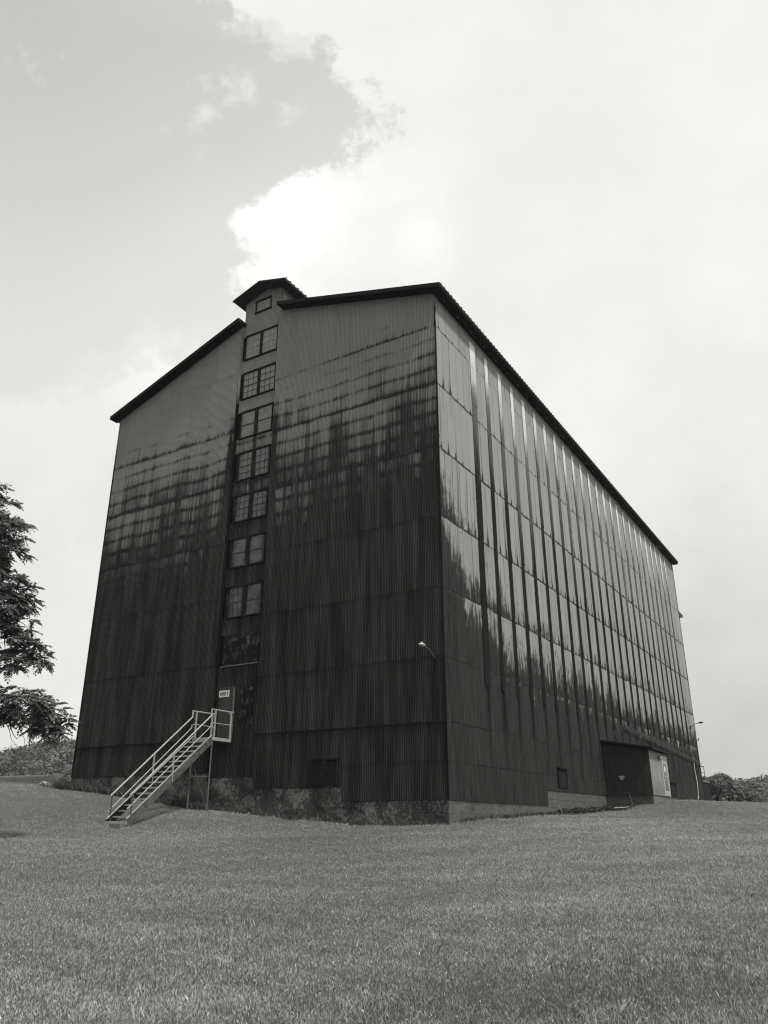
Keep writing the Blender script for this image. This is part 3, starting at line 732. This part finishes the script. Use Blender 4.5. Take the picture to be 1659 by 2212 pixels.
cb = MB().tube(pth[10:], .014, 6); tag(cb.build('cable', M['rust']), 'thin grey cable hanging down the long wall above the white pipe', 'cable')
ins = tag(empty('cable_bracket', (.03, WL, 5.9)), 'small iron cable bracket with insulators on the far corner edge', 'bracket')
MB().box(0, .12, -.02, .1, -.05, 0).tube([(.12, .06, -.05), (.12, .06, .12)], .03, 8).build('insulator', M['black'], ins)
wr = tag(MB().tube([(.47, 36.6, 19.98), (.3, 36.2, 19.7), (.10, 36.0, 19.75), (.06, 35.95, 18.9)], .012, 6).build('cable', M['galv']), 'short pale wire looping from the eave near its far end', 'cable')

# ------------------------------------------------------------------ leaf helpers
def leaf_quads(C, size, rng_, up=.3, aspect=.6, out=None):
    n = len(C); a = rng_.normal(size=(n, 3))
    if out is not None:
        o = out / np.linalg.norm(out, axis=1)[:, None] + rng_.normal(0, .38, (n, 3)); o /= np.linalg.norm(o, axis=1)[:, None]
        a -= (a * o).sum(1)[:, None] * o; a /= np.linalg.norm(a, axis=1)[:, None]; b = np.cross(o, a)
    else:
        a /= np.linalg.norm(a, axis=1)[:, None]
        b = rng_.normal(size=(n, 3)); b[:, 2] *= .5; b -= (b * a).sum(1)[:, None] * a; b /= np.linalg.norm(b, axis=1)[:, None]
    s = size * rng_.uniform(.6, 1.3, n)[:, None]
    V = np.stack([C - a * s, C - b * s * aspect * .6, C + a * s, C + b * s * aspect * .6], 1)
    k = np.arange(n) * 4
    return V.reshape(-1, 3), np.stack([k, k + 1, k + 2, k + 3], -1)
def crown_points(c, rad, n, rng_, lumps=9):
    """points in the outer volume of a lumpy crown"""
    L = rng_.normal(size=(lumps, 3)); L /= np.linalg.norm(L, axis=1)[:, None]; L[:, 2] = np.abs(L[:, 2]) * .8 - .15
    cs = L * .58; rs = rng_.uniform(.34, .55, lumps)
    w_ = rng_.integers(0, lumps, n); d = rng_.normal(size=(n, 3)); d /= np.linalg.norm(d, axis=1)[:, None]
    p = cs[w_] + d * (rs[w_] * rng_.uniform(.72, 1.05, n))[:, None]
    crown_points.out = d + cs[w_] * .8
    return p * np.array(rad) + np.array(c), w_

# ------------------------------------------------------------------ far wooded hills
def prof(a):
    return np.interp(a, [-120, -90, -75, -60, -56.4, -54.4, -52.1, -48, -40, -28, -18, -12, -9, -6.5, 0, 15, 40, 90],
                     [.01, .02, .04, .066, .077, .087, .091, .089, .07, .045, .034, .036, .045, .0505, .056, .05, .03, .01])
aa = np.radians(np.linspace(-120, 90, 260)); rr = np.array([120, 150, 180, 220, 260, 300, 340, 380, 430, 500, 600, 700.])
Ag, Rg = np.meshgrid(aa, rr)
def hillz(A_, R_):
    h = prof(np.degrees(A_)) * 380
    t = np.clip((R_ - 130) / 250, 0, 1); t = t * t * (3 - 2 * t); d = np.clip((R_ - 400) / 300, 0, 1)
    return -6 + (h - 2) * t * (1 - d * .9) + np.sin(A_ * 40 + R_ * .02) * 1.0 * t
Zg = hillz(Ag, Rg)
Vh = np.stack([CAM[0] + Rg * np.sin(Ag), CAM[1] + Rg * np.cos(Ag), Zg], -1).reshape(-1, 3); na = len(aa)
ii, jj = np.meshgrid(np.arange(na - 1), np.arange(len(rr) - 1)); k0 = (jj * na + ii).ravel()
tag(raw('hills', Vh, np.stack([k0, k0 + 1, k0 + 1 + na, k0 + na], -1), mat('hill_floor', base=.04, rough=.95), smooth=True), 'low hills ringing the field', 'hills', kind='structure')
Vs, Fs, Ts, base = [], [], [], 0
r2_ = np.random.default_rng(21)
def add_forest(a0, a1, r0, r1, n, size, dens):
    global base
    for _ in range(n):
        a = math.radians(r2_.uniform(a0, a1)); r = r0 + (r1 - r0) * math.sqrt(r2_.random())
        z = float(hillz(np.array(a), np.array(r))); w0 = size * r2_.uniform(.7, 1.3)
        c = (CAM[0] + r * math.sin(a), CAM[1] + r * math.cos(a), z + w0 * .35)
        p, wi = crown_points(c, (w0, w0, w0 * .85), dens, r2_, 7)
        V_, F_ = leaf_quads(p, .5 if r > 200 else .35, r2_, aspect=1.1, out=crown_points.out)
        t = np.clip(.38 + r2_.normal(0, .2) + r2_.normal(0, .15, 7)[wi] + r2_.normal(0, .12, dens), 0, 1)
        Vs.append(V_); Fs.append(F_ + base); Ts.append(np.repeat(t, 4)); base += len(V_)
add_forest(-66, -44, 190, 400, 620, 5.2, 300)
add_forest(-16, 8, 210, 400, 420, 5.2, 260)
tag(raw('forest', np.concatenate(Vs), np.concatenate(Fs), M['forest'], attrs={'tone': np.concatenate(Ts)}), 'dense summer woodland covering the distant hills', 'forest', kind='stuff')

def tree(x, y, hgt, wid, label, m=None, n=5200, leaf=.17, name='tree', cat='tree', group=None, seed=0, tone=.4):
    q = np.random.default_rng(seed + 100); z0 = H(x, y)
    t = tag(empty(name, (x, y, z0)), label, cat, group)
    tr = MB().tube([(0, 0, -.3), (.1, 0, hgt * .3), (0, .1, hgt * .6), (.1, .1, hgt * .8)], [wid * .045, wid * .035, wid * .02, .02], 8)
    for k in range(5):
        a = k * 1.26 + seed; tr.tube([(.05, .05, hgt * (.25 + .07 * k)), (math.cos(a) * wid * .2, math.sin(a) * wid * .2, hgt * (.5 + .05 * k)), (math.cos(a) * wid * .36, math.sin(a) * wid * .36, hgt * (.6 + .05 * k))], [wid * .016, wid * .011, .01], 6)
    tr.build('trunk', M['bark'], t, True)
    p, wi = crown_points((0, 0, hgt * .50), (wid / 2, wid / 2, hgt * .50), n, q, 15)
    V_, F_ = leaf_quads(p, leaf, q, aspect=1.0, out=crown_points.out)
    tt_ = np.clip(tone + q.normal(0, .14, 15)[wi] + q.normal(0, .14, n), 0, 1)
    raw('crown', V_, F_, m or M['bush'], t, {'tone': np.repeat(tt_, 4)})
    return t
def polar(px, D):   # bearing from the yard, as seen from where the photographer stood
    b = math.atan((px - 829.5) / 1703 / 1.075) 
    return CAM[0] + D * math.sin(b - az), CAM[1] + D * math.cos(b - az)
for i, (px, D, h, w_, lab) in enumerate([
    (1556, 74, 2.9, 3.4, 'dark vine-covered bush crowding the loading dock'),
    (1580, 92, 5.0, 6.0, 'round dark bush just beyond the dock bush'),
    (1612, 112, 7.6, 9.5, 'broad tree with a domed crown between the bushes and the frame edge'),
    (1650, 104, 7.4, 8.5, 'bright-tipped tree at the edge of the frame behind the lawn crest'),
    (1685, 118, 9.0, 11, 'tallest tree of the group behind the lawn, cut by the frame'),
    (1630, 96, 4.6, 7.0, 'low spreading tree in front of the domed tree')]):
    x_, y_ = polar(px, D); tree(x_, y_, h, w_, lab, group='trees behind the lawn crest', seed=i, leaf=.16 if D > 80 else .10, n=6500, tone=.45 if i != 3 else .6)
for i, (px, D, h, w_, lab) in enumerate([
    (8, 84, 6.2, 6.5, 'pale feathery bush at the foot of the wooded hill, by the frame edge'),
    (60, 95, 5.4, 7.5, 'mid grey bush between the pale bush and the feathery sapling'),
    (104, 80, 4.0, 5.0, 'pale sapling bush just behind the crest of the field'),
    (140, 98, 5.2, 6.5, 'dark bush behind the field crest close to the warehouse edge')]):
    x_, y_ = polar(px, D); tree(x_, y_, h, w_, lab, group='bushes behind the field crest', seed=i + 20, leaf=.16, tone=.75 if i in (0, 2) else .4, name='bush', cat='bush')

# ------------------------------------------------------------------ the walnut whose boughs reach in from the left
tv = Vector((-9.62, -9.25, 0)); ev = Vector((.56, .83, 0)).normalized(); dv = Vector((-.83, .56, 0)).normalized()
tz = H(*(tv - ev * 4.2)[:2])
wt = tag(empty('walnut_tree', tuple(tv - ev * 4.2) [:2] + (tz,)), 'leafy walnut tree with drooping compound leaves at the side of the lawn', 'tree')
def wq(e, z): return wp(-.164 * (z - 2.4) + .6 * e, z)
def wp(e, z, d=0.0): return tv + ev * e + dv * d + Vector((0, 0, z))
q = np.random.default_rng(5)
limbs = MB(); base_pt = wp(-4.2, tz)
limbs.tube([wp(-4.2, tz - .3), wp(-4.15, tz + 1.5), wp(-4.3, 4.5), wp(-4.1, 8), wp(-4.2, 12.5)], [.30, .25, .21, .14, .03], 12)
clumps = [ # e, z, d, radius_e, radius_z, rosettes
 (-.8, 9.7, 0, .7, .45, 16), (.05, 9.25, .5, .62, .55, 16), (.35, 8.55, -.3, .95, .55, 26), (.5, 8.0, .3, .85, .5, 22), (-.4, 8.3, .6, .9, .8, 26),
 (-.3, 7.4, .1, .9, .5, 20), (.2, 7.25, .8, .7, .35, 14), (.85, 6.75, .0, .7, .42, 18), (1.5, 6.45, .3, .55, .35, 12), (.2, 6.3, -.4, 1.0, .6, 30), (.9, 5.85, .4, .8, .38, 20),
 (.3, 5.2, .0, 1.1, .55, 32), (1.25, 5.0, .3, .9, .40, 24), (2.0, 4.75, .2, .42, .26, 10), (.8, 4.45, -.3, .5, .28, 9),
 (.35, 3.35, .2, 1.1, .48, 34), (1.45, 3.30, -.2, .95, .42, 28), (2.35, 3.10, .1, .75, .40, 22), (2.35, 2.55, .0, .55, .26, 14), (2.9, 2.85, .2, .35, .28, 9), (.1, 2.85, .3, .7, .3, 12), (1.3, 2.75, .2, .6, .25, 10),
 (-1.6, 9.5, .5, 1.3, 1.2, 34), (-1.5, 7.0, 0, 1.3, 1.2, 34), (-1.5, 4.6, .3, 1.3, 1.2, 30), (-3, 11.5, .2, 1.6, 1.0, 30), (-4.5, 12.2, 0, 1.8, .9, 26), (-5.8, 10, .4, 2.0, 1.6, 36), (-6.2, 7, -.4, 2.0, 1.6, 34), (-5.8, 4.8, 1, 1.8, 1.1, 24), (-4, 8.5, 2.4, 2.0, 2.2, 40), (-4, 8.5, -2.4, 2.0, 2.2, 40)]
LV, LF, LT, lb = [], [], [], 0
rach = MB()
def compound(p, d, L, tone):
    """one pinnate leaf: paired narrow leaflets on a drooping rib"""
    global lb
    d = d.normalized(); sidev = d.cross(Vector((0, 0, 1)));
    if sidev.length < .1: sidev = Vector((1, 0, 0))
    sidev.normalize(); n = 7
    for i in range(n):
        f = (i + 1) / n; c = p + d * (L * f) + Vector((0, 0, -L * .35 * f * f))
        ll = L * (.44 if i < n - 1 else .4) * (1 - .5 * abs(f - .5)); 
        for sg_ in ((1, -1) if i < n - 1 else (0,)):
            a = (sidev * sg_ + d * .45 + Vector((0, 0, -.35 - .2 * q.random()))).normalized() if sg_ else (d + Vector((0, 0, -.8))).normalized()
            b = a.cross(Vector((q.normal() * .4, q.normal() * .4, 1))).normalized() * ll * .30
            m_ = c + a * ll * .5
            LV.extend([c, m_ + b, c + a * ll, m_ - b]); LF.append((lb, lb + 1, lb + 2, lb + 3)); lb += 4
            LT.extend([tone] * 4)
lims = {}
for ci, (e, z, dd, re_, rz_, nr) in enumerate(clumps):
    if z > 8.8: z = 8.8 + (z - 8.8) * .4
    if e > -1: e = -.164 * (z - 2.4) + .60 * e - .12; re_ *= .62; rz_ *= .95; nr = int(nr * .78); re_ *= 1.06
    c = wp(e, z, dd); zt_ = min(max(z + (.4 if z < 4 else -1.0), 2.6), 10.5); zt_ = z + .55 if z < 3.6 else zt_
    root = wp(-4.2, zt_); midp = root.lerp(c, .55) + Vector((0, 0, .25))
    limbs.tube([root, root.lerp(midp, .5) + Vector((0, 0, .15)), midp, c - Vector((0, 0, rz_ * .3))], [.07, .045, .024, .010], 6)
    tone0 = .42 + q.normal() * .12
    for k in range(nr):
        u = q.normal(size=3); u /= np.linalg.norm(u); rr_ = q.uniform(.45, 1.0)
        tip = c + ev * (u[0] * re_ * rr_) + dv * (u[1] * re_ * .8 * rr_) + Vector((0, 0, u[2] * rz_ * rr_))
        limbs.tube([c.lerp(tip, -.1), c.lerp(tip, .55) + Vector((0, 0, .04)), tip], [.016, .010, .005], 4, caps=False)
        a0 = q.uniform(0, 6.28)
        for j in range(7):
            an = a0 + j * .9 + q.normal() * .2; dvec = (tip - c).normalized() * .75 + Vector((math.cos(an), math.sin(an), q.uniform(-.8, .6)))
            compound(tip, dvec, q.uniform(.22, .36), float(np.clip(tone0 + q.normal() * .2, 0, 1)))
# bare drooping twigs below the lowest bough
for e0, z0, pts_ in ((.55, 2.95, ((.75, 2.6), (.95, 2.35), (1.0, 2.05))), (.1, 2.8, ((.3, 2.55), (.38, 2.3), (.6, 2.1))), (1.0, 2.95, ((1.2, 2.65), (1.35, 2.35), (1.4, 2.1))), (.3, 2.7, ((.5, 2.4), (.65, 2.3)))):
    limbs.tube([wq(e0, z0)] + [wq(*p_) for p_ in pts_], [.014, .010, .007, .003][:len(pts_) + 1], 4)
def wl(o): o.matrix_parent_inverse = Matrix.Translation(-Vector(wt.location)); return o
wl(limbs.build('trunk', M['bark'], wt, True))
wl(raw('crown', np.array([tuple(v) for v in LV]), np.array(LF), M['leaf'], wt, {'tone': np.array(LT)}))

# ------------------------------------------------------------------ small things at the foot of the walls
def rock(x, y, sx, sy, sz, rzv, tilt, label, seed):
    import bmesh
    bm = bmesh.new(); bmesh.ops.create_cube(bm, size=1); bmesh.ops.subdivide_edges(bm, edges=bm.edges[:], cuts=4, use_grid_fill=True)
    for v in bm.verts:
        c = v.co.copy(); n = mnoise.noise_vector(c * 2.1 + Vector((seed * 3.3, 0, 0))); v.co = Vector((c.x * sx, c.y * sy, c.z * sz)) * (1 - .10 * c.length) + n * .07
    me = bpy.data.meshes.new('rock'); bm.to_mesh(me); bm.free(); o = bpy.data.objects.new('stone_block', me); col.objects.link(o)
    me.materials.append(M['stone']); o.location = (x, y, H(x, y) + sz * .42 + .02); o.rotation_euler = (tilt, tilt * .6, rzv)
    return tag(o, label, 'stone', 'broken stones beside the warehouse corner')
M['stone'] = mat('limestone', lambda nt, x, y, z: (noise(nt, vec(nt, x * 3, y * 3, z * 3), 6, .7) * .26 + .22, noise(nt, vec(nt, x * 5, y * 5, z * 5), 6, .7), .05), rough=.9)
ps = [(-20.0, .66, .72, .5, .42, .5, .25, 'largest tilted stone block on the grass beside the building corner'),
      (-19.15, .95, .7, .5, .36, -.3, -.2, 'flat broken stone lying nearest the warehouse corner'),
      (-19.6, .7, .4, .3, .3, 1.0, .5, 'narrow upright stone between the two larger blocks'),
      (-19.9, .05, .5, .25, .12, .2, .05, 'thin stone sliver in the grass in front of the tilted block'),
      (-18.75, .8, .4, .4, .42, .9, .4, 'small jagged stone touching the warehouse wall')]
for i, a in enumerate(ps): rock(*a, i)

def scatter(name, n, fx, fy, hlo, hhi, wd, m, label, cat, lean=.8, tlo=.1, thi=.9, dz=0):
    x = fx(n); y = fy(n); h = rng.uniform(hlo, hhi, n)
    return blades(name, x, y, h, np.full(n, wd), lean, m, rng.uniform(tlo, thi, n), z=hz(x, y) + dz, label=label, cat=cat)
def clumped(n, xs, y0, y1, sd):
    c = np.array(xs)[rng.integers(0, len(xs), n)]
    return c + rng.normal(0, sd, n), rng.uniform(y0, y1, n)
x, y = clumped(5200, [-18.3, -17.8, -17.1, -16.2, -15.4, -14.6, -13.8, -12.9, -11.6, -10.6], -.5, .0, .35)
blades('weeds', x, y, rng.uniform(.06, .34, len(x)), np.full(len(x), .025), .8, M['weed'], rng.uniform(.1, .9, len(x)), label='ragged weeds along the foot of the gable wall', cat='weeds')
x, y = clumped(1500, [-7.4, -6.1, -3.2, -9.0, -8.4], -.35, -.02, .2)
blades('weeds', x, y, rng.uniform(.04, .2, len(x)), np.full(len(x), .02), .8, M['weed'], rng.uniform(.1, .9, len(x)), label='sparse weeds against the blackened foundation', cat='weeds')
y, x = clumped(2600, [1.4, 3.1, 4.4, 6.0, 7.2, 9.0, 22, 24.5, 28, 33, 37], .03, .35, .4)
blades('weeds', x, y, rng.uniform(.04, .2, len(x)), np.full(len(x), .02), .8, M['weed'], rng.uniform(.1, .9, len(x)), label='thin weeds at the base of the long wall', cat='weeds')
# dead leaves heaped along the long wall
n = 5200; y = rng.uniform(9.6, 16.9, n); x = np.abs(rng.normal(0, .32, n)) + .05; x[y > 14] += rng.uniform(0, 1.0, (y > 14).sum())
hp = np.clip(.22 - x * .15, 0, .2) * (.5 + .5 * np.sin(y * 1.7) ** 2)
Cp = np.stack([x, y, hz(x, y) + rng.random(n) * hp + .02], -1)
V_, F_ = leaf_quads(Cp, .055, rng)
tag(raw('leaf_litter', V_, F_, M['litter'], attrs={'tone': np.repeat(np.clip(rng.normal(.35, .3, n), 0, 1), 4)}), 'dark heap of dead leaves along the base of the long wall', 'leaf litter', kind='stuff')
pl = MB().bar((0, 0, 0), (.35, 1.3, .05), .035, .035).build('broken_pipe', M['galv']); pl.location = (1.05, 14.4, H(1.05, 14.4) + .12)
tag(pl, 'pale broken pipe lying on the dead leaves before the shed', 'pipe')
wb = MB().bar((0, 0, 0), (-.25, .35, .35), .03, .012).bar((0, 0, .02), (.3, .5, .05), .04, .02).build('scrap_wood', M['rust']); wb.location = (.45, 9.2, H(.45, 9.2) + .03)
tag(wb, 'thin scrap sticks propped where the long wall steps up', 'scrap')
n = 2600; x = rng.normal(3.0, .45, n) ; y = rng.uniform(18.0, 23.5, n); x = np.clip(x, 2.35, 4.4)
blades('straw', x, y, rng.uniform(.01, .05, n), np.full(n, .03), 2.5, M['straw'], rng.uniform(.2, 1, n), z=hz(x, y) + .02, label='bleached dry straw patch outside the shed door', cat='straw')

# ------------------------------------------------------------------ thin summer haze
hm = bpy.data.materials.new('air'); hm.use_nodes = True; ht = hm.node_tree
ht.nodes.remove(ht.nodes['Principled BSDF']); pv = ht.nodes.new('ShaderNodeVolumePrincipled')
pv.inputs['Color'].default_value = (.92, .92, .9, 1); pv.inputs['Density'].default_value = .00022; pv.inputs['Anisotropy'].default_value = .2
ht.links.new(pv.outputs[0], ht.nodes['Material Output'].inputs['Volume'])
hb_ = MB().box(-900, 900, -700, 900, -12, 60).build('haze', hm); tag(hb_, 'thin pale summer haze over the hills', 'haze', kind='stuff')
